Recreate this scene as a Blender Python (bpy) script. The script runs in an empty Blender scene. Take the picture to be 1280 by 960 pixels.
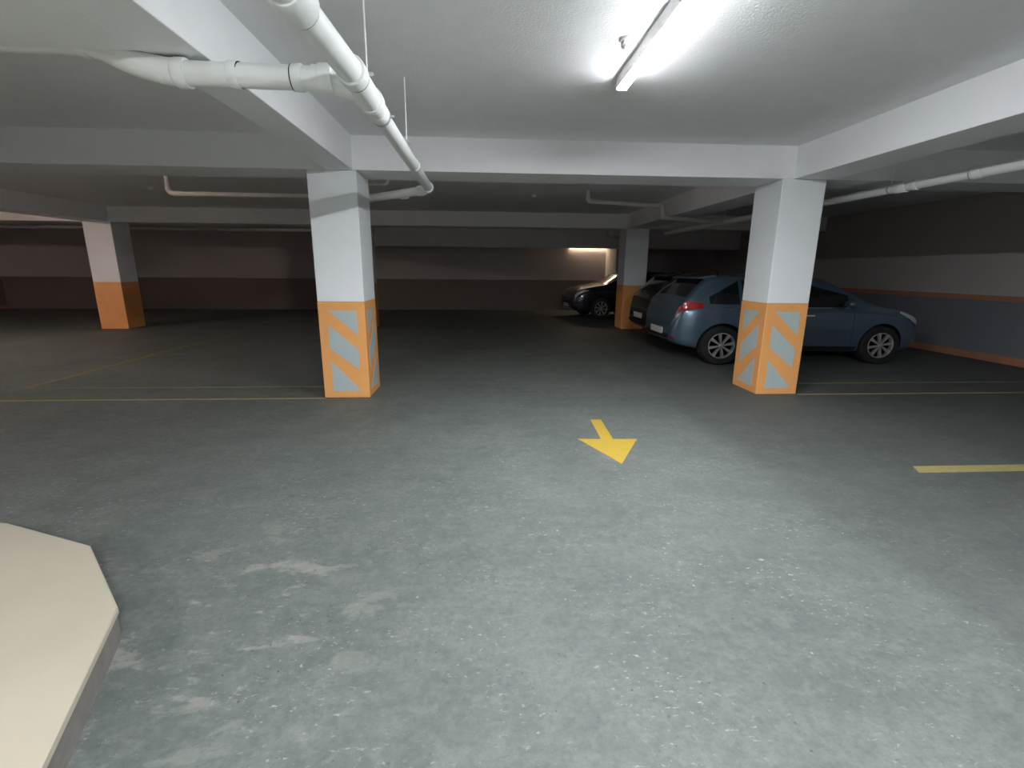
import bpy, bmesh, math, random
from mathutils import Vector, Matrix
random.seed(4)
PI = math.pi
S = bpy.context.scene
C = S.collection

# ---------------------------------------------------------------- camera, world, exposure
CAM_F, PITCH, YAW, ROLL, CAM_H = 601.71, 0.2331, 0.0635, 0.0081, 1.5
EXPOSURE = 3.56
MAIN_LAMP, LEFT_LAMP, BACK_LAMP = 32.0, 42.0, 4.5
REAR = 165.0; SIDE_FILL = 58.0; MID_FILL = .6; WARM_FILL = 2.3; FAR_FILL = 0.2
cd = bpy.data.cameras.new('camera'); cam = bpy.data.objects.new('camera', cd); C.objects.link(cam)
cd.sensor_fit = 'HORIZONTAL'; cd.sensor_width = 36.0; cd.lens = 36.0 * CAM_F / 1280.0
cd.clip_start = 0.02; cd.clip_end = 200
cy, sy, cp, sp = math.cos(YAW), math.sin(YAW), math.cos(PITCH), math.sin(PITCH)
fw = Vector((sy*cp, cy*cp, -sp)); rt = Vector((cy, -sy, 0)); up = rt.cross(fw)
rr = math.cos(ROLL)*rt + math.sin(ROLL)*up; uu = -math.sin(ROLL)*rt + math.cos(ROLL)*up
cam.matrix_world = Matrix(((rr.x, uu.x, -fw.x, 0), (rr.y, uu.y, -fw.y, 0), (rr.z, uu.z, -fw.z, CAM_H), (0, 0, 0, 1)))
S.camera = cam
w = bpy.data.worlds.new('world'); S.world = w; w.use_nodes = True
w.node_tree.nodes['Background'].inputs[0].default_value = (0.02, 0.02, 0.022, 1)
S.view_settings.view_transform = 'Standard'; S.view_settings.look = 'None'
S.view_settings.gamma = 1; S.view_settings.use_curve_mapping = False
S.view_settings.exposure = EXPOSURE

# ---------------------------------------------------------------- materials
def mat(name, col, rough=0.6, metal=0.0, bump=0.0, bscale=40, var=0.0, vscale=6, coat=0.0, spec=0.5):
    m = bpy.data.materials.new(name); m.use_nodes = True; nt = m.node_tree; b = nt.nodes['Principled BSDF']
    b.inputs['Roughness'].default_value = rough; b.inputs['Metallic'].default_value = metal
    b.inputs['Coat Weight'].default_value = coat; b.inputs['Specular IOR Level'].default_value = spec
    b.inputs['Coat Roughness'].default_value = 0.05
    tc = nt.nodes.new('ShaderNodeTexCoord')
    n = nt.nodes.new('ShaderNodeTexNoise'); n.inputs['Scale'].default_value = vscale; n.inputs['Detail'].default_value = 5
    nt.links.new(tc.outputs['Object'], n.inputs['Vector'])
    r = nt.nodes.new('ShaderNodeMix'); r.data_type = 'RGBA'
    r.inputs[6].default_value = tuple(c*(1-var) for c in col) + (1,)
    r.inputs[7].default_value = tuple(min(1, c*(1+var)) for c in col) + (1,)
    nt.links.new(n.outputs['Fac'], r.inputs[0]); nt.links.new(r.outputs[2], b.inputs['Base Color'])
    if bump:
        n2 = nt.nodes.new('ShaderNodeTexNoise'); n2.inputs['Scale'].default_value = bscale; n2.inputs['Detail'].default_value = 4
        nt.links.new(tc.outputs['Object'], n2.inputs['Vector'])
        bp = nt.nodes.new('ShaderNodeBump'); bp.inputs['Strength'].default_value = bump; bp.inputs['Distance'].default_value = 0.01
        nt.links.new(n2.outputs['Fac'], bp.inputs['Height']); nt.links.new(bp.outputs[0], b.inputs['Normal'])
    return m
def emat(name, col, strength):
    m = bpy.data.materials.new(name); m.use_nodes = True; b = m.node_tree.nodes['Principled BSDF']
    b.inputs['Base Color'].default_value = (.8, .8, .8, 1)
    b.inputs['Emission Color'].default_value = col + (1,); b.inputs['Emission Strength'].default_value = strength
    return m
M = dict(
    ceiling=mat('ceiling_plaster', (.86, .86, .87), .9, bump=.28, bscale=75, var=.05),
    beam=mat('beam_paint', (.87, .875, .89), .8, bump=.12, bscale=30, var=.03),
    white=mat('column_white_paint', (.86, .89, .91), .7, bump=.12, bscale=30, var=.03),
    orange=mat('orange_paint', (.86, .40, .13), .6, bump=.1, bscale=30, var=.10, vscale=5),
    grey=mat('grey_blue_paint', (.46, .53, .52), .6, var=.08, vscale=5),
    wallw=mat('wall_white_paint', (.48, .455, .44), .85, bump=.1, var=.06, vscale=2),
    wallg=mat('wall_grey_paint', (.18, .195, .225), .8, var=.06, vscale=2),
    wallo=mat('wall_orange_paint', (.42, .20, .11), .8, var=.1),
    wallr=mat('wall_brown_orange_paint', (.19, .155, .14), .8, var=.1),
    pvc=mat('white_pvc', (.85, .87, .85), .45, var=.06, vscale=8),
    pvcold=mat('dusty_pvc', (.58, .57, .55), .6, var=.08, vscale=8),
    gasket=mat('black_gasket', (.03, .03, .03), .7),
    steel=mat('galvanised_steel', (.6, .6, .6), .4, metal=.6),
    yellow=mat('yellow_floor_paint', (.45, .31, .04), .6, var=.10, vscale=9),
    yellowold=mat('worn_yellow_floor_paint', (.36, .30, .12), .7, var=.25, vscale=30),
    yellowdim=mat('dirty_yellow_floor_paint', (.21, .19, .09), .7, var=.4, vscale=20),
    plinth=mat('beige_screed', (.42, .38, .30), .8, bump=.1, bscale=25, var=.16, vscale=1.6),
    kerb=mat('plinth_side_concrete', (.17, .155, .14), .9, bump=.5, bscale=30, var=.3, vscale=14),
    plastic=mat('white_plastic', (.7, .7, .7), .4),
    tyre=mat('tyre_rubber', (.012, .012, .013), .8),
    alloy=mat('alloy_rim', (.62, .62, .64), .3, metal=.7),
    darkrim=mat('dark_rim', (.04, .04, .045), .4, metal=.5),
    glass=mat('tinted_glass', (.008, .009, .011), .06, coat=.5),
    trim=mat('black_car_trim', (.012, .012, .013), .5),
    chrome=mat('chrome', (.8, .8, .82), .12, metal=1),
    red=mat('red_lamp_lens', (.35, .008, .01), .12, coat=1),
    clear=mat('clear_lamp_lens', (.55, .57, .6), .1, coat=1),
    plate=mat('number_plate', (.62, .63, .65), .4),
    blue=mat('steel_blue_car_paint', (.085, .14, .195), .28, metal=.45, coat=1),
    black=mat('black_car_paint', (.012, .013, .018), .25, metal=.2, coat=1),
    navy=mat('dark_navy_car_paint', (.014, .018, .03), .25, metal=.2, coat=1),
)
def floor_material():
    m = bpy.data.materials.new('worn_concrete'); m.use_nodes = True; nt = m.node_tree; N = nt.nodes; L = nt.links
    b = N['Principled BSDF']; b.inputs['Roughness'].default_value = .62; b.inputs['Specular IOR Level'].default_value = .35
    tc = N.new('ShaderNodeTexCoord')
    def mapping(sc):
        mp = N.new('ShaderNodeMapping'); mp.inputs['Scale'].default_value = sc; L.new(tc.outputs['Object'], mp.inputs['Vector']); return mp
    def noise(mp, scale, det=6, rough=.6, dist=0.0):
        n = N.new('ShaderNodeTexNoise'); n.inputs['Scale'].default_value = scale; n.inputs['Detail'].default_value = det
        n.inputs['Roughness'].default_value = rough; n.inputs['Distortion'].default_value = dist
        L.new(mp.outputs[0], n.inputs['Vector']); return n.outputs['Fac']
    def ramp(src, a, c, lo=0, hi=1):
        r = N.new('ShaderNodeMapRange'); r.inputs['From Min'].default_value = a; r.inputs['From Max'].default_value = c
        r.inputs['To Min'].default_value = lo; r.inputs['To Max'].default_value = hi; L.new(src, r.inputs['Value']); return r.outputs[0]
    def mix(f, A, B):
        x = N.new('ShaderNodeMix'); x.data_type = 'RGBA'; L.new(f, x.inputs[0])
        for s, v in ((6, A), (7, B)):
            if isinstance(v, tuple): x.inputs[s].default_value = v + (1,)
            else: L.new(v, x.inputs[s])
        return x.outputs[2]
    def mul(a, c):
        x = N.new('ShaderNodeMath'); x.operation = 'MULTIPLY'
        L.new(a, x.inputs[0]); 
        if isinstance(c, float): x.inputs[1].default_value = c
        else: L.new(c, x.inputs[1])
        return x.outputs[0]
    iso = mapping((1, 1, 1)); strk = mapping((.7, 1.2, 1))
    c = mix(ramp(noise(iso, .9, 5, .6), .35, .65), (.132, .156, .143), (.190, .216, .199))
    c = mix(ramp(noise(strk, 3.2, 10, .72, .1), .45, .72, 0, .75), c, (.25, .265, .245))
    c = mix(ramp(noise(strk, 9, 8, .75), .50, .70, 0, .45), c, (.115, .13, .122))
    c = mix(ramp(noise(iso, 30, 9, .8), .44, .60, 0, .45), c, (.09, .106, .097))
    c = mix(ramp(noise(iso, 11, 9, .78, .1), .50, .66, 0, .45), c, (.27, .285, .265))
    # pale scuffs, short and lying across the aisle
    spk = mul(ramp(noise(strk, 38, 5, .65), .60, .66), ramp(noise(iso, 2.2, 3), .42, .62))
    c = mix(mul(spk, .9), c, (.44, .44, .41))
    # pale plaster spills, mostly by the plinth
    g = N.new('ShaderNodeVectorMath'); g.operation = 'DISTANCE'; L.new(tc.outputs['Object'], g.inputs[0]); g.inputs[1].default_value = (-1.15, 1.9, 0)
    near = ramp(g.outputs['Value'], .2, .95, 1, 0)
    sp_ = mul(ramp(noise(strk, 4.2, 9, .68, .2), .545, .60), near)
    c = mix(mul(sp_, .6), c, (.42, .405, .36))
    # small dark pits
    v = N.new('ShaderNodeTexVoronoi'); v.inputs['Scale'].default_value = 17; L.new(iso.outputs[0], v.inputs['Vector'])
    pit = mul(ramp(v.outputs['Distance'], .06, .10, 1, 0), ramp(noise(iso, 1.6, 3), .44, .52))
    c = mix(mul(pit, .75), c, (.06, .06, .06))
    v2 = N.new('ShaderNodeTexVoronoi'); v2.inputs['Scale'].default_value = 6.3; L.new(iso.outputs[0], v2.inputs['Vector'])
    c = mix(mul(mul(ramp(v2.outputs['Distance'], .02, .05, 1, 0), ramp(noise(iso, 5, 3), .5, .62)), .7), c, (.55, .55, .52))
    # floor colour is darker along the strip of bays right of the aisle
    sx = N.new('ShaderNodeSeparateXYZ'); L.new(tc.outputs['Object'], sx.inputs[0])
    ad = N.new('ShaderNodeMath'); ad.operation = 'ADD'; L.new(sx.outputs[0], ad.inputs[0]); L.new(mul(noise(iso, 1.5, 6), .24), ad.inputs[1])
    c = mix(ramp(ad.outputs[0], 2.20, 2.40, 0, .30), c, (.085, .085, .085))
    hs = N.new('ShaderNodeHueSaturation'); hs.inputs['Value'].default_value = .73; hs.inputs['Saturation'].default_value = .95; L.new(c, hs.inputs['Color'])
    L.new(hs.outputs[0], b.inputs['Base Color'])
    bp = N.new('ShaderNodeBump'); bp.inputs['Strength'].default_value = .5; bp.inputs['Distance'].default_value = .006
    L.new(noise(iso, 60, 6, .7), bp.inputs['Height']); L.new(bp.outputs[0], b.inputs['Normal'])
    return m
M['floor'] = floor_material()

# ---------------------------------------------------------------- helpers
def tag(o, label=None, cat=None, group=None, kind=None):
    if label: o['label'] = label
    if cat: o['category'] = cat
    if group: o['group'] = group
    if kind: o['kind'] = kind
    return o
def empty(name, loc=(0, 0, 0), rz=0):
    o = bpy.data.objects.new(name, None); C.objects.link(o); o.location = loc; o.rotation_euler[2] = rz
    o.empty_display_size = .1; return o
def link(name, bm, mats, parent=None, smooth=False, loc=None):
    bmesh.ops.recalc_face_normals(bm, faces=bm.faces[:])
    me = bpy.data.meshes.new(name); bm.to_mesh(me); bm.free()
    for m in (mats if isinstance(mats, (list, tuple)) else [mats]): me.materials.append(m)
    if smooth:
        me.polygons.foreach_set('use_smooth', [True]*len(me.polygons))
        me.set_sharp_from_angle(angle=math.radians(40))
    o = bpy.data.objects.new(name, me); C.objects.link(o)
    if parent: o.parent = parent
    if loc: o.location = loc
    return o
def box(bm, x0, x1, y0, y1, z0, z1, mi=0, bev=0):
    r = bmesh.ops.create_cube(bm, size=1)
    for v in r['verts']:
        v.co = Vector(((x0+x1)/2+v.co.x*(x1-x0), (y0+y1)/2+v.co.y*(y1-y0), (z0+z1)/2+v.co.z*(z1-z0)))
    fs = set(f for v in r['verts'] for f in v.link_faces)
    for f in fs: f.material_index = mi
    if bev:
        es = set(e for f in fs for e in f.edges)
        bmesh.ops.bevel(bm, geom=list(es), offset=bev, segments=2, affect='EDGES', profile=.5)
def prism(bm, pts, z0, z1, mi=0, T=None):
    T = T or (lambda p: p)
    a = [bm.verts.new(T(Vector((p[0], p[1], z0)))) for p in pts]; b = [bm.verts.new(T(Vector((p[0], p[1], z1)))) for p in pts]
    n = len(pts); fs = [bm.faces.new(a[::-1]), bm.faces.new(b)]
    for i in range(n): fs.append(bm.faces.new((a[i], a[(i+1) % n], b[(i+1) % n], b[i])))
    for f in fs: f.material_index = mi
def lathe(bm, prof, axis_o, axis_d, seg=24, mi=0, cap=True):
    """prof = [(r, t)], revolved about axis"""
    d = Vector(axis_d).normalized(); a = d.orthogonal().normalized(); b = d.cross(a); o = Vector(axis_o)
    rings = []
    for r, t in prof:
        rings.append([bm.verts.new(o + d*t + (a*math.cos(2*PI*k/seg) + b*math.sin(2*PI*k/seg))*max(r, 1e-4)) for k in range(seg)])
    for i in range(len(rings)-1):
        for k in range(seg):
            f = bm.faces.new((rings[i][k], rings[i][(k+1) % seg], rings[i+1][(k+1) % seg], rings[i+1][k])); f.material_index = mi
    for r_, (r, t) in ((rings[0], prof[0]), (rings[-1], prof[-1])):
        if r > 2e-4 and cap:
            f = bm.faces.new(r_); f.material_index = mi
def sweep(bm, pts, r, seg=20, mi=0, caps=True):
    pts = [Vector(p) for p in pts]; n = len(pts); rings = []
    t0 = (pts[1]-pts[0]).normalized(); a = t0.orthogonal().normalized()
    rad = r if isinstance(r, (list, tuple)) else [r]*n
    for i, p in enumerate(pts):
        t = ((pts[min(i+1, n-1)]-p).normalized() + (p-pts[max(i-1, 0)]).normalized()).normalized()
        a = (a - t*a.dot(t)).normalized(); b = t.cross(a)
        rings.append([bm.verts.new(p + (a*math.cos(2*PI*k/seg)+b*math.sin(2*PI*k/seg))*rad[i]) for k in range(seg)])
    for i in range(n-1):
        for k in range(seg):
            f = bm.faces.new((rings[i][k], rings[i][(k+1) % seg], rings[i+1][(k+1) % seg], rings[i+1][k])); f.material_index = mi
    if caps:
        for q in (rings[0], rings[-1]): bm.faces.new(q).material_index = mi
def arc(p0, pc, p1, n=8):
    p0, pc, p1 = Vector(p0), Vector(pc), Vector(p1)
    return [p0*(1-t)**2 + pc*2*t*(1-t) + p1*t*t for t in [i/n for i in range(n+1)]]

HB, HC, HO = 2.53, 2.875, 1.13
Y1, Y1B, Y2, Y2B, YW = 5.66, 6.24, 12.5, 13.12, 18.56
XW, XL, YN = 8.89, -17.0, -6.0

# ---------------------------------------------------------------- room shell
def slab(name, *a, m, **k):
    bm = bmesh.new(); box(bm, *a); o = link(name, bm, m); tag(o, kind='structure', **k); return o
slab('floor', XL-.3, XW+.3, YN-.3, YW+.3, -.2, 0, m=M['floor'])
slab('ceiling', XL-.3, XW+.3, YN-.3, YW+.3, HC, HC+.2, m=M['ceiling'])
def wall(name, T, length, lower, stripes=True):
    """T maps (along, out, z); out>0 is into the room"""
    bm = bmesh.new()
    def bx(u0, u1, o0, o1, z0, z1, mi):
        n0 = len(bm.verts); box(bm, u0, u1, o0, o1, z0, z1, mi)
        bm.verts.ensure_lookup_table()
        for v in bm.verts[n0:]: v.co = T(v.co)
    bx(0, length, -.25, 0, 0, HC, 0)
    bx(0, length, -.01, .004, 0, HO, 1)
    if stripes:
        bx(0, length, -.01, .007, HO-.09, HO, 2); bx(0, length, -.01, .007, 0, .13, 2)
    o = link(name, bm, [M['wallw'], lower, M['wallo']]); tag(o, kind='structure'); return o
wall('wall_right', lambda c: Vector((XW-c.y, YN+c.x, c.z)), YW-YN, M['wallg'])
wall('wall_left', lambda c: Vector((XL+c.y, YW-c.x, c.z)), YW-YN, M['wallr'])
wall('wall_back', lambda c: Vector((XW-c.x, YW-c.y, c.z)), XW-XL, M['wallr'], False)
wall('wall_front', lambda c: Vector((XL+c.x, YN+c.y, c.z)), XW-XL, M['wallr'])
n = 0
def beam(label_name, x0, x1, y0, y1, zb=HB):
    bm = bmesh.new(); box(bm, x0, x1, y0, y1, zb, HC+.02, bev=.006)
    o = link(label_name, bm, M['beam']); tag(o, kind='structure'); return o
beam('ceiling_beam', XL, XW, Y1, Y1B)
beam('ceiling_beam', XL, XW, Y2, Y2B)
beam('ceiling_beam', -1.66, -1.375, YN, Y1+.01)
beam('ceiling_beam', 3.56, 4.02, YN, Y1+.01)
beam('ceiling_beam', 3.66, 4.24, Y1B-.01, Y2+.01)
beam('ceiling_beam', -9.38, -8.76, Y1B-.01, Y2+.01)
beam('ceiling_beam', -9.38, -8.76, YN, Y1+.01)
beam('ceiling_beam', XL, -1.65, 2.2, 2.79)
beam('ceiling_beam', -3.6, XW, 16.7, 17.1, 2.235)
slab('wall_pier', 4.70, 5.05, 17.1, YW, 0, HC, m=M['wallw'])

# ---------------------------------------------------------------- columns
def column(x0, x1, y0, y1, label, hatch=True):
    cx, cyy = (x0+x1)/2, (y0+y1)/2
    r = empty('concrete_column', (cx, cyy, 0)); tag(r, label, 'column', 'concrete columns of the car park')
    hx, hy = (x1-x0)/2, (y1-y0)/2
    bm = bmesh.new(); box(bm, -hx, hx, -hy, hy, HO, HB, 0, .008); link('upper_shaft', bm, M['white'], r)
    bm = bmesh.new(); box(bm, -hx-.002, hx+.002, -hy-.002, hy+.002, 0, HO, 0, .008)
    if hatch:
        # three grey panels between the orange bands on every side; the bands fall away from each corner the same way
        shapes = [[(.22, .09), (.82, .09), (.83, .345)], [(.2, .235), (.82, .49), (.81, .70), (.19, .475)], [(.2, .61), (.83, .925), (.2, .93)]]
        for side in range(4):
            for sh in shapes:
                pts = []
                for u, v in sh:
                    if side in (1, 3): u = 1-u
                    pts.append((u, v))
                a = []
                for u, v in pts:
                    z = HO*(1-v); e = .0045
                    if side == 0: p = (-hx+2*hx*u, -hy-e, z)
                    elif side == 1: p = (hx+e, -hy+2*hy*(1-u) if False else -hy+2*hy*u, z)
                    elif side == 2: p = (hx-2*hx*u, hy+e, z)
                    else: p = (-hx-e, hy-2*hy*u, z)
                    a.append(Vector(p))
                nrm = [Vector((0, 1, 0)), Vector((-1, 0, 0)), Vector((0, -1, 0)), Vector((1, 0, 0))][side]*.01
                A = [bm.verts.new(p) for p in a]; B = [bm.verts.new(p+nrm) for p in a]
                k = len(a); fs = [bm.faces.new(A), bm.faces.new(B[::-1])]
                for i in range(k): fs.append(bm.faces.new((A[i], A[(i+1) % k], B[(i+1) % k], B[i])))
                for f in fs: f.material_index = 1
    link('painted_base', bm, [M['orange'], M['grey']], r)
column(-1.865, -1.34, Y1, Y1B, 'white column with orange and grey striped base, left of the yellow arrow')
column(3.43, 3.95, Y1, Y1B, 'white square column with orange and grey striped base standing in front of the blue car')
column(-9.38, -8.74, Y2, Y2B, 'far left column with plain orange base and dull white upper part, lit from the left', False)
column(-3.25, -2.74, Y2, Y2B, 'distant column almost wholly hidden behind the striped column left of the arrow', False)
column(3.66, 4.25, Y2, Y2B, 'dim distant column with plain brown-orange base between the black car and the blue car', False)

# ---------------------------------------------------------------- main lamp
def tube_lamp(name, x, y0, y1, m, label, w_=.05, along='y', z=HC, side=.0015):
    """a slim batten under the ceiling: narrow channel, end caps, rounded glowing diffuser"""
    r = empty(name, ((x, (y0+y1)/2, z) if along == 'y' else ((y0+y1)/2, x, z))); l = (y1-y0)/2
    if along == 'x': r.rotation_euler[2] = PI/2
    bm = bmesh.new(); box(bm, -w_/2, w_/2, -l, l, -.085+side, .001, bev=.003); link('housing', bm, M['plastic'], r)
    for s in (-1, 1):
        bm = bmesh.new(); box(bm, -w_/2-.001, w_/2+.001, s*l-.006, s*l+.006, -.096, 0, bev=.002); link('end_cap', bm, M['plastic'], r)
    bm = bmesh.new(); prof = [(-w_/2+.001, -.085+side), (-w_/2+.001, -.0865), (-w_*.36, -.0905), (0, -.093), (w_*.36, -.0905), (w_/2-.001, -.0865), (w_/2-.001, -.085+side)]
    prism(bm, prof, -l+.006, l-.006, T=lambda p: Vector((p.x, p.z, p.y))); link('diffuser', bm, m, r)
    tag(r, label, 'lamp'); return r
tube_lamp('tube_lamp', 1.03, 2.40, 3.86, emat('white_led_diffuser', (.93, .96, 1.0), MAIN_LAMP), 'lit white tube lamp fixed along the ceiling beside the round detector', .072)
tube_lamp('tube_lamp', 1.05, -2.6, -1.1, emat('white_rear_diffuser', (.93, .96, 1.0), REAR), 'white tube lamp on the ceiling behind the viewer', .058)
tube_lamp('tube_lamp', -4.4, -2.4, -.9, emat('white_side_fill', (.95, .96, .98), SIDE_FILL), 'added white fill lamp on the ceiling left behind the viewer', .058)  # added out of view to brighten the plinth and left beam undersides
tube_lamp('tube_lamp', 1.05, 6.4, 7.6, emat('faint_white_fill', (1, .97, .95), MID_FILL), 'added faint fill lamp hidden just beyond the cross beam between the striped columns', side=.05)  # added fill hidden by the beam, lifts the middle ceiling and second beam
tube_lamp('tube_lamp', -5.2, 6.4, 7.6, emat('faint_warm_fill', (1, .76, .68), WARM_FILL), 'added faint warm fill lamp hidden just beyond the cross beam, left bays', side=.05)  # added warm fill out of sight, lifts the second beam's front at left
for xx, lab in ((-11.5, 'far left'), (-5.5, 'left middle')):
    tube_lamp('tube_lamp', xx, 13.4, 14.6, emat('far_warm_fill', (1, .74, .68), FAR_FILL), 'added faint warm fill lamp hidden behind the second cross beam, ' + lab, side=.05)  # unseen fill lamps, added to lift the back wall
tube_lamp('tube_lamp', -11.8, 6.6, 7.8, emat('warm_diffuser', (1.0, .76, .66), LEFT_LAMP), 'warm ceiling tube lamp in the bay beyond the far left column', side=.05)
tube_lamp('tube_lamp', 18.53, 3.3, 4.66, emat('warm_back_diffuser', (1.0, .74, .52), BACK_LAMP), 'warm tube lamp behind the low back beam lighting the back wall', along='x', z=2.43)

# ---------------------------------------------------------------- detectors
def detector(x, y, label):
    r = empty('smoke_detector', (x, y, HC)); tag(r, label, 'detector', 'smoke detectors on the ceiling')
    bm = bmesh.new(); lathe(bm, [(.052, 0), (.052, -.012), (.046, -.02), (1e-4, -.02)], (0, 0, 0), (0, 0, 1), 32); link('base', bm, M['plastic'], r, True)
    bm = bmesh.new(); lathe(bm, [(.03, -.02), (.03, -.028), (.04, -.031), (.04, -.044), (.03, -.052), (1e-4, -.054)], (0, 0, 0), (0, 0, 1), 32)
    for k in range(8):
        a = k*PI/4; box(bm, .036*math.cos(a)-.004, .036*math.cos(a)+.004, .036*math.sin(a)-.004, .036*math.sin(a)+.004, -.034, -.018)
    link('sensing_head', bm, M['plastic'], r, True)
detector(.90, 3.29, 'round white smoke detector on the ceiling left of the lit tube lamp')
detector(1.0, 9.6, 'small smoke detector on the dark ceiling between the two striped columns')
detector(-5.85, 9.5, 'small smoke detector on the dark ceiling beyond the thin grey pipe at left')

# ---------------------------------------------------------------- pipes
def ring(bm, p, d, r0, r1, L_, seg=28):
    """a socket: short collar of radius r1 round a pipe of radius r0, centred on p"""
    lathe(bm, [(r0*.99, -L_/2), (r1*.96, -L_/2), (r1, -L_/2+.006), (r1, L_/2-.006), (r1*.96, L_/2), (r0*.99, L_/2)], p, d, seg)
def coupling(p, d, r0, par, L_=.09, m='pvc', gasket=True, wid=.010):
    bm = bmesh.new(); ring(bm, p, d, r0, r0+wid, L_); o = link('coupling', bm, M[m], par, True)
    if gasket:
        bm = bmesh.new(); q = Vector(p) + Vector(d).normalized()*(L_/2+.003); ring(bm, q, d, r0, r0+wid*.55, .008); link('gasket', bm, M['gasket'], o)
    return o
def pipe(pts, r, par, name='pipe', m='pvc'):
    bm = bmesh.new(); sweep(bm, pts, r, 28); return link(name, bm, M[m], par, True)
def clamp(p, d, r0, par, rod_top=HC, m='steel', side=0.0):
    bm = bmesh.new(); ring(bm, p, d, r0, r0+.004, .022)
    s = Vector(d).normalized().cross(Vector((0, 0, 1)))
    q = Vector(p) + s*(r0+.012)
    box(bm, q.x-.012, q.x+.012, q.y-.01, q.y+.01, q.z-.006, q.z+.006)
    o = link('pipe_clamp', bm, M[m], par, True)
    bm = bmesh.new(); sweep(bm, [Vector(p)+Vector((side, 0, r0)), Vector((p[0]+side, p[1], rod_top))], .0045, 8); link('hanger_rod', bm, M['pvc'], o)
# main drain pipe
r = empty('drain_pipe', (-.6, 4, 2.4)); tag(r, 'thick white drain pipe with side branch hanging from the ceiling at upper left', 'pipe')
O = Vector((-.6, 4, 2.4))
def W(*p): return Vector(p)-O
xn = -.61; Z = 2.41
pipe([W(xn-.03, -3.0, Z-.01), W(xn-.03, 1.98, Z-.01)], .0665, r)
coupling(W(xn-.03, 1.93, Z-.01), (0, 1, 0), .0665, r, .16, wid=.009)
pipe([W(xn-.03, 1.98, Z-.01), W(xn, 2.62, Z)], .058, r)
bm = bmesh.new(); sweep(bm, [W(xn, 2.58, Z), W(xn, 3.06, Z)], .063, 28)
sweep(bm, arc(W(xn-.01, 2.98, Z), W(xn-.06, 2.80, Z+.02), W(xn-.24, 2.80, Z+.03), 8), .0625, 28)
ring(bm, W(xn-.17, 2.80, Z+.028), (1, 0, 0), .06, .071, .07); ring(bm, W(xn, 3.03, Z), (0, 1, 0), .06, .071, .08); ring(bm, W(xn, 2.63, Z), (0, 1, 0), .06, .070, .09)
t = link('tee', bm, M['pvc'], r, True)
bm = bmesh.new(); ring(bm, W(xn, 2.682, Z), (0, 1, 0), .06, .067, .008); link('gasket', bm, M['gasket'], t)
bm = bmesh.new(); ring(bm, W(xn, 3.075, Z), (0, 1, 0), .05, .062, .008); link('gasket', bm, M['gasket'], t)
bm = bmesh.new(); sweep(bm, [W(xn, 3.06, Z), W(xn, 3.14, Z), W(xn, 3.20, Z)], [.062, .058, .052], 28); link('reducer', bm, M['pvc'], r, True)
pipe([W(xn, 3.1, Z), W(xn+.01, 6.0, Z-.005)], .050, r)
coupling(W(xn, 3.22, Z), (0, 1, 0), .050, r, .10)
coupling(W(xn+.01, 4.75, Z), (0, 1, 0), .050, r, .08, gasket=False, wid=.005)
clamp(W(xn+.05, 2.72, Z+.03), (0, 1, 0), .006, r, HC-O.z)
clamp(W(xn, 3.30, Z), (0, 1, 0), .056, r, Z-O.z+.1)
clamp(W(xn+.05, 4.02, Z+.03), (0, 1, 0), .006, r, HC-O.z)
bm = bmesh.new(); sweep(bm, arc(W(xn+.01, 5.90, Z-.005), W(xn+.02, 6.05, Z-.005), W(xn-.08, 6.14, Z-.005), 8), .054, 28)
ring(bm, W(xn+.01, 5.9, Z-.005), (0, 1, 0), .05, .062, .07); ring(bm, W(xn-.11, 6.165, Z-.005), (-.8, .62, 0), .05, .061, .07)
link('elbow', bm, M['pvc'], r, True)
pipe([W(xn-.06, 6.12, Z-.005), W(-1.9, 7.18, Z-.02)], .050, r)
coupling(W(-.95, 6.42, Z-.01), (-.8, .64, 0), .05, r, .08, gasket=False)
# side branch
pb = r
pipe([W(xn-.2, 2.80, Z+.028), W(-1.60, 2.83, Z+.045)], .057, pb, 'branch_pipe')
coupling(W(xn-.31, 2.803, Z+.03), (-1, 0, 0), .057, pb, .05, gasket=True, wid=.007)
coupling(W(-1.24, 2.82, Z+.04), (1, 0, 0), .057, pb, .05, gasket=True, wid=.007)
bm = bmesh.new(); sweep(bm, arc(W(-1.50, 2.828, Z+.043), W(-1.66, 2.83, Z+.05), W(-1.86, 2.86, Z+.145), 10), .063, 28)
ring(bm, W(-1.50, 2.828, Z+.043), (1, 0, 0), .057, .07, .06)
e = link('elbow', bm, M['pvc'], r, True)
bm = bmesh.new(); ring(bm, W(-1.53, 2.829, Z+.044), (1, 0, 0), .06, .0655, .008); link('gasket', bm, M['gasket'], e)
pipe([W(-1.84, 2.86, Z+.14), W(-1.98, 2.87, Z+.18), W(-6.0, 2.87, Z+.22)], .057, pb, 'branch_pipe')
coupling(W(-1.98, 2.87, Z+.18), (-1, 0, .2), .057, pb, .05, gasket=False)

# right pipe
r = empty('drain_pipe', (4.6, 7, 2.42)); tag(r, 'long white drain pipe at upper right, passing behind the right striped column', 'pipe')
O = Vector((4.6, 7, 2.42)); X, Z = 4.6, 2.41
pipe([W(X, -3, Z), W(X, 4.55, Z)], .052, r)
coupling(W(X, 4.51, Z), (0, 1, 0), .052, r, .10, wid=.006)
pipe([W(X, 4.55, Z), W(X, 12.3, Z)], .047, r)
coupling(W(X, 5.35, Z), (0, 1, 0), .047, r, .14, gasket=False, wid=.012)
coupling(W(X, 5.17, Z), (0, 1, 0), .047, r, .05, gasket=False, wid=.009)
clamp(W(X, 5.5, Z), (0, 1, 0), .047, r, HB-O.z+.2)
clamp(W(X, 9.3, Z), (0, 1, 0), .047, r, HC-O.z)
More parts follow.
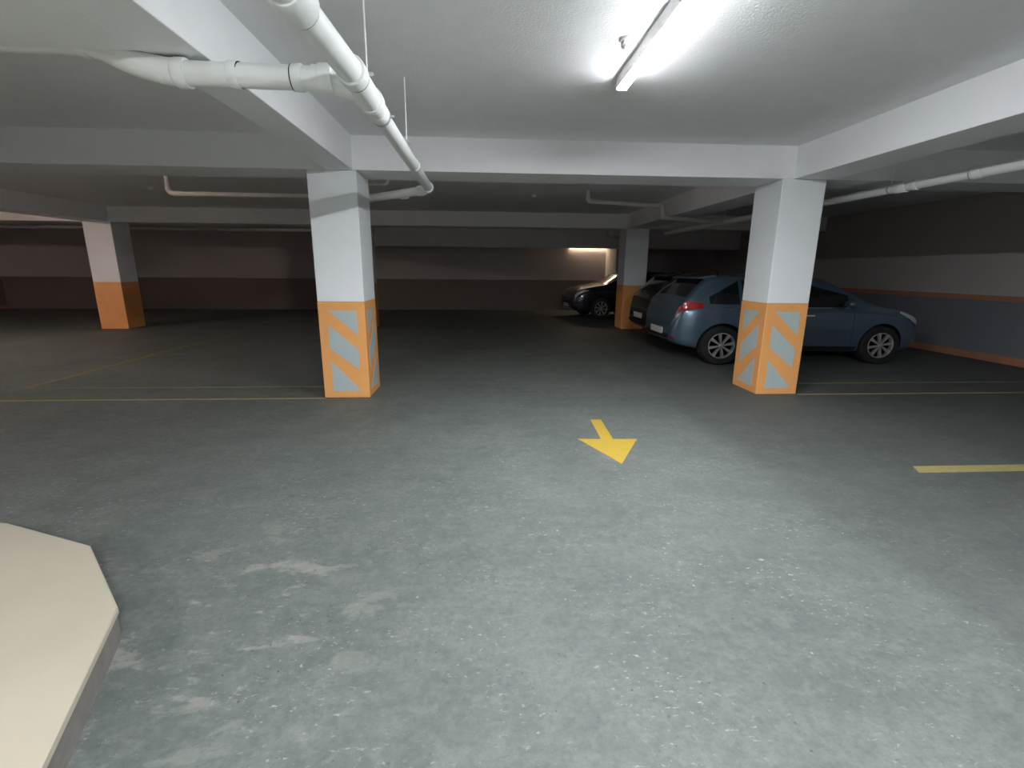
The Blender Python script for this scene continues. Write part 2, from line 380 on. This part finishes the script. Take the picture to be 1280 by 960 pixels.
# grey pipe left of the near left column
r = empty('waste_pipe', (-3.5, 8.2, 2.6)); tag(r, 'thin dusty pipe with an elbow under the dark ceiling, left of the near striped column', 'pipe')
O = Vector((-3.5, 8.2, 2.6))
pipe([W(-4.62, 8.2, 2.60), W(-1.5, 8.2, 2.60)], .034, r, m='pvcold')
bm = bmesh.new(); sweep(bm, [W(-4.80, 8.2, 2.72)] + arc(W(-4.80, 8.2, 2.68), W(-4.80, 8.2, 2.60), W(-4.70, 8.2, 2.60), 7) + [W(-4.58, 8.2, 2.60)], .038, 20)
link('elbow', bm, M['pvcold'], r, True)
pipe([W(-4.80, 8.2, HC), W(-4.80, 8.2, 2.70)], .034, r, m='pvcold')
coupling(W(-4.38, 8.2, 2.6), (1, 0, 0), .034, r, .05, 'pvcold', False, .006)
# small pipe right of near left column
r = empty('waste_pipe', (-1.4, 7, 2.6)); tag(r, 'short thin white pipe stub with upturned elbow peeping out right of the near striped column', 'pipe')
O = Vector((-1.4, 7, 2.6))
pipe([W(-2.1, 7, 2.60), W(-1.29, 7, 2.60)], .017, r)
bm = bmesh.new(); sweep(bm, arc(W(-1.31, 7, 2.60), W(-1.25, 7, 2.60), W(-1.25, 7, 2.66), 7), .021, 16); link('elbow', bm, M['pvc'], r, True)
pipe([W(-1.25, 7, 2.65), W(-1.25, 7, HC)], .017, r)
# pipe along back left
r = empty('waste_pipe', (-10, 15, 2.57)); tag(r, 'long thin pipe running across under the ceiling of the far left bays', 'pipe')
O = Vector((-10, 15, 2.57))
pipe([W(-16.5, 15, 2.575), W(-4.2, 15, 2.565)], .045, r, m='pvcold')
for x in (-15.1, -12.6, -10.3, -7.3, -5.2):
    coupling(W(x, 15, 2.57), (1, 0, 0), .045, r, .10, 'pvcold', False, .008)
# stepped pipe in the middle bay
r = empty('waste_pipe', (2.6, 9, 2.6)); tag(r, 'stepped grey pipe with three elbows on the dark ceiling above the parked cars', 'pipe')
O = Vector((2.6, 9, 2.6))
P0 = [W(1.90, 9, HC), W(1.90, 9, 2.70), W(3.29, 9.05, 2.64), W(3.29, 9.05, 2.45), W(4.50, 9.35, 2.42)]
for a, b in zip(P0, P0[1:]): pipe([a, b], .040, r, m='pvcold')
for i in (1, 2, 3):
    a, c_, b = P0[i-1], P0[i], P0[i+1]
    bm = bmesh.new(); u1 = (a-c_).normalized()*.085; u2 = (b-c_).normalized()*.085
    sweep(bm, arc(c_+u1, c_, c_+u2, 7), .046, 20); link('elbow', bm, M['pvcold'], r, True)
# short pipe beyond the second beam
r = empty('waste_pipe', (3.5, 14, 2.5)); tag(r, 'short pipe with an elbow just beyond the second beam, left of the dim distant column', 'pipe')
O = Vector((3.5, 14, 2.5))
P0 = [W(3.55, 14.0, HC), W(3.55, 14.0, 2.42), W(4.45, 14.0, 2.41)]
for a, b in zip(P0, P0[1:]): pipe([a, b], .04, r, m='pvcold')
bm = bmesh.new(); sweep(bm, arc(P0[1]+Vector((0, 0, .08)), P0[1], P0[1]+Vector((.08, 0, 0)), 7), .046, 20); link('elbow', bm, M['pvcold'], r, True)

# ---------------------------------------------------------------- floor markings
def marking(name, pts, m, label, cat='floor marking', h=.003, group=None):
    cx = sum(p[0] for p in pts)/len(pts); cyy = sum(p[1] for p in pts)/len(pts)
    bm = bmesh.new(); prism(bm, [(p[0]-cx, p[1]-cyy) for p in pts], 0, h)
    o = link(name, bm, m, loc=(cx, cyy, 0)); tag(o, label, cat, group); return o
marking('direction_arrow', [(1.11, 4.69), (1.22, 4.685), (1.19, 4.10), (1.412, 4.092), (1.105, 3.52), (.868, 4.115), (1.078, 4.105)], M['yellow'],
        'bright yellow arrow painted on the grey floor, pointing towards the viewer', 'arrow')
marking('bay_line', [(3.42, 3.375), (3.36, 3.255), (6.9, 3.24), (6.9, 3.355)], M['yellowold'], 'thick pale yellow bay line on the floor at the right edge, nearest the viewer')
for (x0, x1, y, lab) in ((-5.72, -1.87, Y1-.02, 'thin yellow floor line running left from the foot of the left striped column'),
                         (-5.72, -1.87, Y1B, 'faint yellow line on the floor left of the left striped column, the farther one'),
                         (3.96, 8.8, Y1-.02, 'thin yellow floor line running right from the foot of the right striped column'),
                         (3.96, 8.8, Y1B, 'faint yellow floor line between the right striped column and the blue car')):
    marking('bay_line', [(x0, y-.018), (x1, y-.018), (x1, y+.018), (x0, y+.018)], M['yellowdim' if y > Y1 else 'yellowold'], lab)
marking('bay_line', [(-5.78, Y1B), (-5.70, Y1B), (-5.68, 11.6), (-5.76, 11.6)], M['yellowdim'], 'faint yellow line running away over the dark floor in the left bays')

# ---------------------------------------------------------------- plinth bottom left
pl = [(-4.2, 2.79), (-2.58, 2.535), (-1.965, 2.285), (-1.497, 1.805), (-1.235, 1.145), (-.86, .2), (-.62, -.4), (-4.2, -.4)]
bm = bmesh.new(); prism(bm, pl, .115, .14)
r = empty('raised_plinth', (-2.5, 1.2, 0)); tag(r, 'low beige raised plinth with cut corners on the floor at bottom left', 'plinth')
bmesh.ops.bevel(bm, geom=[e for e in bm.edges if abs(e.verts[0].co.z-.14) < 1e-5 and abs(e.verts[1].co.z-.14) < 1e-5], offset=.004, segments=2, affect='EDGES')
for v in bm.verts: v.co -= Vector((-2.5, 1.2, 0))
link('top_slab', bm, M['plinth'], r)
bm = bmesh.new(); cxp, cyp = -2.6, 1.2
prism(bm, [(x+2.5, y-1.2) for x, y in [(cxp+(x-cxp)*.995, cyp+(y-cyp)*.995) for x, y in pl]], 0, .115); link('side_wall', bm, M['kerb'], r)

# ---------------------------------------------------------------- cars
def lerpkeys(keys, x):
    if x <= keys[0][0]: return keys[0][1]
    for (a, va), (b, vb) in zip(keys, keys[1:]):
        if x <= b:
            t = (x-a)/(b-a); return va + (vb-va)*t
    return keys[-1][1]
def smoothkeys(keys, x, s=.035):
    return sum(lerpkeys(keys, x+d*s)*w_ for d, w_ in ((-1, .25), (0, .5), (1, .25)))
class Body:
    def __init__(s, L, Wd, top, belt, under, sill=.2):
        s.L, s.W, s.top, s.belt, s.under = L, Wd, top, belt, under
    def zt(s, x): return smoothkeys(s.top, x)
    def wl(s, x):
        t = abs(2*x/s.L-1); return s.W/2*(1-.045*t**2-.17*t**9-.10*t**40)
    def section(s, x):
        zt = s.zt(x); z0 = min(smoothkeys(s.under, x), zt-.15); wl = s.wl(x)
        zb = min(smoothkeys(s.belt, x), zt-.07)
        h = max(zt-zb, .05); wr = wl - .03 - max(0, h-.07)*.43
        P = [(0, z0), (wl*.86, z0), (wl*.965, z0+.04), (wl*.985, z0+(zb-z0)*.35), (wl, z0+(zb-z0)*.62), (wl*.985, zb-.05), (wl*.955, zb),
             (wl-.03-(h-.07)*.14 if h > .07 else wl*.95, zb+h*.3), (wr+.012, zb+h*.82), (wr*.9, zt-.022), (wr*.55, zt-.004), (0, zt)]
        for _ in range(3):
            Q = [P[0]]
            for a, b in zip(P, P[1:]):
                Q += [(a[0]*.75+b[0]*.25, a[1]*.75+b[1]*.25), (a[0]*.25+b[0]*.75, a[1]*.25+b[1]*.75)]
            Q.append(P[-1]); P = Q
        return P
    def y_at(s, x, z):
        P = s.section(x); best = 0
        for a, b in zip(P[5:], P[6:]):
            if (a[1]-z)*(b[1]-z) <= 0 and abs(a[1]-b[1]) > 1e-6: best = a[0]+(b[0]-a[0])*(z-a[1])/(b[1]-a[1])
        return best
    def z_at(s, x, y):
        P = s.section(x)[::-1]
        for a, b in zip(P, P[1:]):
            if a[0] <= abs(y) <= b[0] and b[0] > a[0]: return a[1]+(b[1]-a[1])*(abs(y)-a[0])/(b[0]-a[0])
        return P[-1][1]
def body_mesh(B, wheels, wr):
    xs = []; N = 110
    for i in range(N+1):
        t = i/N; xs.append(B.L*(.5-.5*math.cos(PI*t))*.6 + B.L*t*.4)
    bm = bmesh.new(); rings = []
    for x in xs:
        P = B.section(x); ringp = [(y, z) for y, z in P] + [(-y, z) for y, z in P[-2:0:-1]]
        rings.append([bm.verts.new((x, y, z)) for y, z in ringp])
    k = len(rings[0])
    for a, b in zip(rings, rings[1:]):
        for i in range(k): bm.faces.new((a[i], a[(i+1) % k], b[(i+1) % k], b[i]))
    bm.faces.new(rings[0]); bm.faces.new(rings[-1])
    bmesh.ops.recalc_face_normals(bm, faces=bm.faces[:])
    me = bpy.data.meshes.new('tmp'); bm.to_mesh(me); bm.free()
    return me
def patch(B, name, par, m, f, nu=16, nv=10, off=.005, both=True, thick=True):
    """f(u, v) -> (x, y, z) on the body for the +y side; offset outward; a thin shell"""
    for sgn in ((1, -1) if both else (1,)):
        bm = bmesh.new(); g = [[Vector(f(i/nu, j/nv)) for j in range(nv+1)] for i in range(nu+1)]
        out = []
        for i in range(nu+1):
            for j in range(nv+1):
                a = g[min(i+1, nu)][j]-g[max(i-1, 0)][j]; b = g[i][min(j+1, nv)]-g[i][max(j-1, 0)]
                nn = a.cross(b)
                if nn.length < 1e-9: nn = Vector((0, 1, 0))
                nn.normalize()
                p = g[i][j]; c0 = Vector((B.L/2, 0, .7))
                if nn.dot(p-c0) < 0: nn = -nn
                out.append((p+nn*off, p-nn*.012))
        for q in (0, 1):
            vs = [bm.verts.new((o[q].x, o[q].y*sgn, o[q].z)) for o in out]
            for i in range(nu):
                for j in range(nv):
                    a = i*(nv+1)+j; bm.faces.new((vs[a], vs[a+1], vs[a+nv+2], vs[a+nv+1]))
        link(name, bm, m, par, True)
def make_wheel(name, par, loc, side, R=.32, w_=.2, blades=8):
    o = empty(name, loc); o.parent = par
    s = side
    bm = bmesh.new(); Rr = R*.66
    lathe(bm, [(Rr, -w_/2), (R*.93, -w_/2), (R*.985, -w_/2+.02), (R, -w_/2+.05), (R, w_/2-.05), (R*.985, w_/2-.02), (R*.93, w_/2), (Rr+.012, w_/2), (Rr, w_/2-.012), (Rr, -w_/2)], (0, 0, 0), (0, s, 0), 48, 0, False)
    ty = link('tyre', bm, M['tyre'], o, True)
    bm = bmesh.new(); lathe(bm, [(Rr, w_/2-.02), (Rr, w_/2), (Rr-.012, w_/2+.002), (Rr-.02, w_/2-.02), (Rr-.02, w_/2-.05), (Rr-.02, w_/2-.07)], (0, 0, 0), (0, s, 0), 48, 0, False)
    lathe(bm, [(.032, w_/2-.05), (.032, w_/2-.008), (.024, w_/2-.002), (1e-4, w_/2-.001)], (0, 0, 0), (0, s, 0), 24, 0)
    lathe(bm, [(Rr-.015, w_/2-.065), (1e-4, w_/2-.065)], (0, 0, 0), (0, s, 0), 40, 1)
    for k in range(blades):
        a = 2*PI*k/blades+.2
        T = lambda p, a=a: Vector((p.x*math.cos(a)-p.y*math.sin(a), s*p.z, p.x*math.sin(a)+p.y*math.cos(a)))
        prism(bm, [(.022, -.008), (Rr-.012, -.030), (Rr-.012, .022), (.022, .012)], w_/2-.045, w_/2-.010, 0, T)
    link('rim', bm, [M['alloy'], M['darkrim']], o, True)
    return o
def make_car(label, loc, rz, paint, scale=1.0, kind='hatch', plate_z=.5, rim_blades=8):
    root = empty('car', loc, rz); tag(root, label, 'car')
    if kind == 'hatch':
        L_, W_ = 4.05, 1.74
        top = [(0, .60), (.025, .78), (.06, .92), (.12, 1.02), (.20, 1.10), (.36, 1.27), (.50, 1.395), (.60, 1.43), (1.1, 1.465), (1.65, 1.485), (2.1, 1.46), (2.45, 1.375), (2.75, 1.22), (3.05, 1.05), (3.3, .985), (3.6, .92), (3.85, .83), (3.97, .74), (4.02, .64), (4.05, .56)]
        belt = [(0, .6), (.12, .90), (.5, .965), (1.5, .93), (2.6, .90), (3.1, .88), (3.7, .80), (4.05, .6)]
        under = [(0, .38), (.12, .30), (.5, .22), (3.5, .19), (3.9, .22), (4.05, .32)]
        wx = (.72, 3.29); wr = .32
        sw = [((.60, 1.28), (.95, 1.36), .965, .985), ]
    else:
        L_, W_ = 4.35, 1.78
        top = [(0, .66), (.03, .82), (.08, .95), (.2, 1.06), (.45, 1.28), (.7, 1.42), (1.1, 1.47), (1.7, 1.49), (2.2, 1.47), (2.6, 1.39), (3.0, 1.20), (3.25, 1.09), (3.6, 1.04), (4.0, .96), (4.2, .88), (4.3, .76), (4.35, .62)]
        belt = [(0, .66), (.15, .92), (.6, .98), (2.8, .95), (3.3, .94), (4.0, .86), (4.35, .62)]
        under = [(0, .40), (.12, .32), (.5, .22), (3.8, .2), (4.2, .24), (4.35, .34)]
        wx = (.78, 3.43); wr = .33
    B = Body(L_, W_, top, belt, under)
    me = body_mesh(B, wx, wr)
    me.materials.append(M[paint]); me.materials.append(M['trim'])
    tmp = bpy.data.objects.new('tmp', me); C.objects.link(tmp); cutters = []
    for x in wx:
        for s in (-1, 1):
            bm = bmesh.new(); lathe(bm, [(wr+.045, -.16), (wr+.045, .2)], (x, s*(W_/2-.13), wr), (0, s, 0), 40)
            bmesh.ops.recalc_face_normals(bm, faces=bm.faces[:])
            cm = bpy.data.meshes.new('cut'); bm.to_mesh(cm); bm.free(); cm.materials.append(M['trim'])
            c_ = bpy.data.objects.new('cut', cm); C.objects.link(c_); cutters.append(c_)
            md = tmp.modifiers.new('b', 'BOOLEAN'); md.operation = 'DIFFERENCE'; md.object = c_; md.solver = 'EXACT'; md.material_mode = 'TRANSFER'
    dg = bpy.context.evaluated_depsgraph_get(); dg.update()
    me2 = bpy.data.meshes.new_from_object(tmp.evaluated_get(dg)); me2.name = 'body'
    for c_ in cutters: bpy.data.objects.remove(c_)
    bpy.data.objects.remove(tmp)
    me2.polygons.foreach_set('use_smooth', [True]*len(me2.polygons)); me2.set_sharp_from_angle(angle=math.radians(38))
    body = bpy.data.objects.new('body', me2); C.objects.link(body); body.parent = root
    h = 1 if kind == 'hatch' else 1.01
    bl = lambda x: smoothkeys(belt, x)
    # side windows: between belt and roof edge
    def win(x0, x1, zl, ztop_l, ztop_r):
        def f(u, v):
            zz0 = zl; zz1 = ztop_l+(ztop_r-ztop_l)*u
            x = x0+(x1-x0)*u
            z = zz0+(zz1-zz0)*v; z = min(z, B.zt(x)-.075)
            return (x, B.y_at(x, z), z)
        return f
    if kind == 'hatch':
        patch(B, 'side_window', root, M['glass'], win(1.02, 1.72, .955, 1.36, 1.375))
        patch(B, 'side_window', root, M['glass'], win(1.78, 2.70, .945, 1.375, 1.13))
        patch(B, 'quarter_window', root, M['glass'], win(.50, .96, .985, 1.10, 1.35), 8, 6)
    else:
        patch(B, 'side_window', root, M['glass'], win(1.05, 1.85, 1.0, 1.385, 1.40))
        patch(B, 'side_window', root, M['glass'], win(1.91, 2.95, .985, 1.40, 1.12))
        patch(B, 'quarter_window', root, M['glass'], win(.62, .98, 1.03, 1.22, 1.37), 8, 6)
    k = L_/4.05
    def topf(xa, xb, wa, wb):
        def f(u, v):
            x = xa+(xb-xa)*u; wy = (wa+(wb-wa)*u)*(1 if True else 0)
            y = (2*v-1)*wy; return (x, y, B.z_at(x, y))
        return f
    rg = (.20, .50) if kind == 'hatch' else (.22, .66)
    ws = (2.34, 3.02) if kind == 'hatch' else (2.5, 3.22)
    patch(B, 'rear_window', root, M['glass'], topf(rg[0], rg[1], .60, .50), 12, 16, both=False)
    patch(B, 'windshield', root, M['glass'], topf(ws[0], ws[1], .50, .66), 16, 18, both=False)
    # spoiler
    bm = bmesh.new(); xs0 = rg[1]; pts = [(-.13, -.035), (-.12, -.012), (.0, .012), (.16, .022), (.16, -.01), (0, -.03)]
    prism(bm, pts, -.52, .52, T=lambda p: Vector((xs0+.02+p.x, p.z, B.zt(xs0+.05)+p.y))); link('spoiler', bm, M[paint], root)
    # chrome belt strip + seams + handles
    def strip(x0, x1, z0f, hgt, off=.008):
        def f(u, v):
            x = x0+(x1-x0)*u; z = z0f(x)+hgt*v; return (x, B.y_at(x, z), z)
        return f
    wz = .93 if kind == 'hatch' else .97
    patch(B, 'belt_trim', root, M['chrome'], strip(.72, 2.75*k, lambda x: wz-.002*(x), .012), 20, 1)
    for x in (1.0*k, 1.75*k, 2.78*k):
        def fseam(u, v, x=x):
            z = .33+(wz-.35)*u; xx = x+.008*v-.10*max(0, .55-z)*(1 if x < 1.5 else 0); return (xx, B.y_at(xx, z), z)
        patch(B, 'door_seam', root, M['trim'], fseam, 14, 1, off=.0015)
    for x in (1.13*k, 1.95*k):
        bm_f = strip(x, x+.17, lambda x_: .80, .022)
        patch(B, 'door_handle', root, M['chrome'], bm_f, 6, 2, off=.03)
    # lower black trim
    patch(B, 'sill_trim', root, M['trim'], strip(wx[0]+wr+.08, wx[1]-wr-.08, lambda x: smoothkeys(under, x)+.035, .075, ), 14, 2, off=.006)
    def rearskirt(u, v):
        z = .39+.075*v; y = (2*u-1)*.52; return (.0, y, z)
    patch(B, 'bumper_grille', root, M['trim'], rearskirt, 8, 2, off=.006, both=False)
    # tail lamps wrap round the rear corner
    z_lo, z_hi = (.86, 1.03) if kind == 'hatch' else (.84, 1.0)
    def tail(u, v):
        x = .055+(.40-.055)*u; zl = z_lo+.06*u; zh = z_hi+.0*u-.10*max(0, .4-u)
        zh = min(zh, B.zt(x)-.045); zl = min(zl, zh-.02)
        z = zl+(zh-zl)*v*(1-.35*u*u); return (x, B.y_at(x, z), z)
    patch(B, 'tail_lamp', root, M['red'], tail, 14, 6, off=.010)
    # head lamps
    xh = L_
    def head(u, v):
        x = xh-.50+.42*u; zh = min(.90+.0*u, B.zt(x)-.05); zl = zh-.03-.09*u
        z = zl+(zh-zl)*v; return (x, B.y_at(x, z), z)
    patch(B, 'head_lamp', root, M['clear'], head, 12, 4, off=.008)
    # front grille and bumper opening
    bm = bmesh.new(); box(bm, L_-.02, L_+.012, -.45, .45, .40, .54, bev=.01); link('grille', bm, M['trim'], root)
    # plates
    for x0, z0, nm in ((-.014, plate_z-.055, 'number_plate'), (L_-.0, .36, 'number_plate')):
        bm = bmesh.new(); box(bm, x0, x0+.014, -.26, .26, z0, z0+.11, bev=.003); link(nm, bm, M['plate'], root)
    # badge + reflectors + wiper
    bm = bmesh.new(); lathe(bm, [(.045, 0), (.045, .012), (.03, .018), (1e-4, .018)], (.115, 0, .90), (-1, 0, .45), 24); link('badge', bm, M['chrome'], root)
    for s in (-1, 1):
        bm = bmesh.new(); box(bm, .0, .03, s*.62-.07, s*.62+.07, .42, .45, bev=.004); link('reflector', bm, M['red'], root)
    # mirrors
    for s in (-1, 1):
        xm = 2.62*k; zm = .99*h+.02; ym = B.y_at(xm, wz)
        bm = bmesh.new(); lathe(bm, [(1e-4, -.055), (.045, -.05), (.068, -.01), (.070, .03), (.05, .065), (1e-4, .075)], (0, 0, 0), (1, 0, 0), 20)
        for v in bm.verts: v.co = Vector((xm+v.co.x, s*(ym+.115)+v.co.y*1.35, zm+v.co.z))
        box(bm, xm-.02, xm+.03, min(s*ym, s*(ym+.10))-.0, max(s*ym, s*(ym+.10)), zm-.05, zm-.02)
        link('side_mirror', bm, M[paint], root, True)
    # antenna
    bm = bmesh.new(); zz = B.zt(.95); sweep(bm, [(.98, 0, zz-.01), (.95, 0, zz+.03), (.80, 0, zz+.09)], [.012, .008, .003], 8); link('antenna', bm, M['trim'], root, True)
    for x in wx:
        for s in (-1, 1): make_wheel('wheel', root, (x, s*(W_/2-.115), wr), s, wr, .205, rim_blades)
    root.scale = (scale, scale, 1.0)
    return root
# root origin is the rear bumper centre on the floor, the car points along +x
make_car('steel-blue hatchback with alloy wheels parked behind the right striped column', (3.13, 8.45, 0), 0, 'blue', 1.06)
make_car('black car parked right behind the blue hatchback, only its rear corner and plate in view', (3.42, 10.45, 0), 0, 'black', 1.0, plate_z=.56)
make_car('black car by the lit back wall, nose pointing left from behind the dim column', (6.95, 16.4, 0), PI+.13, 'navy', .97, 'suv')
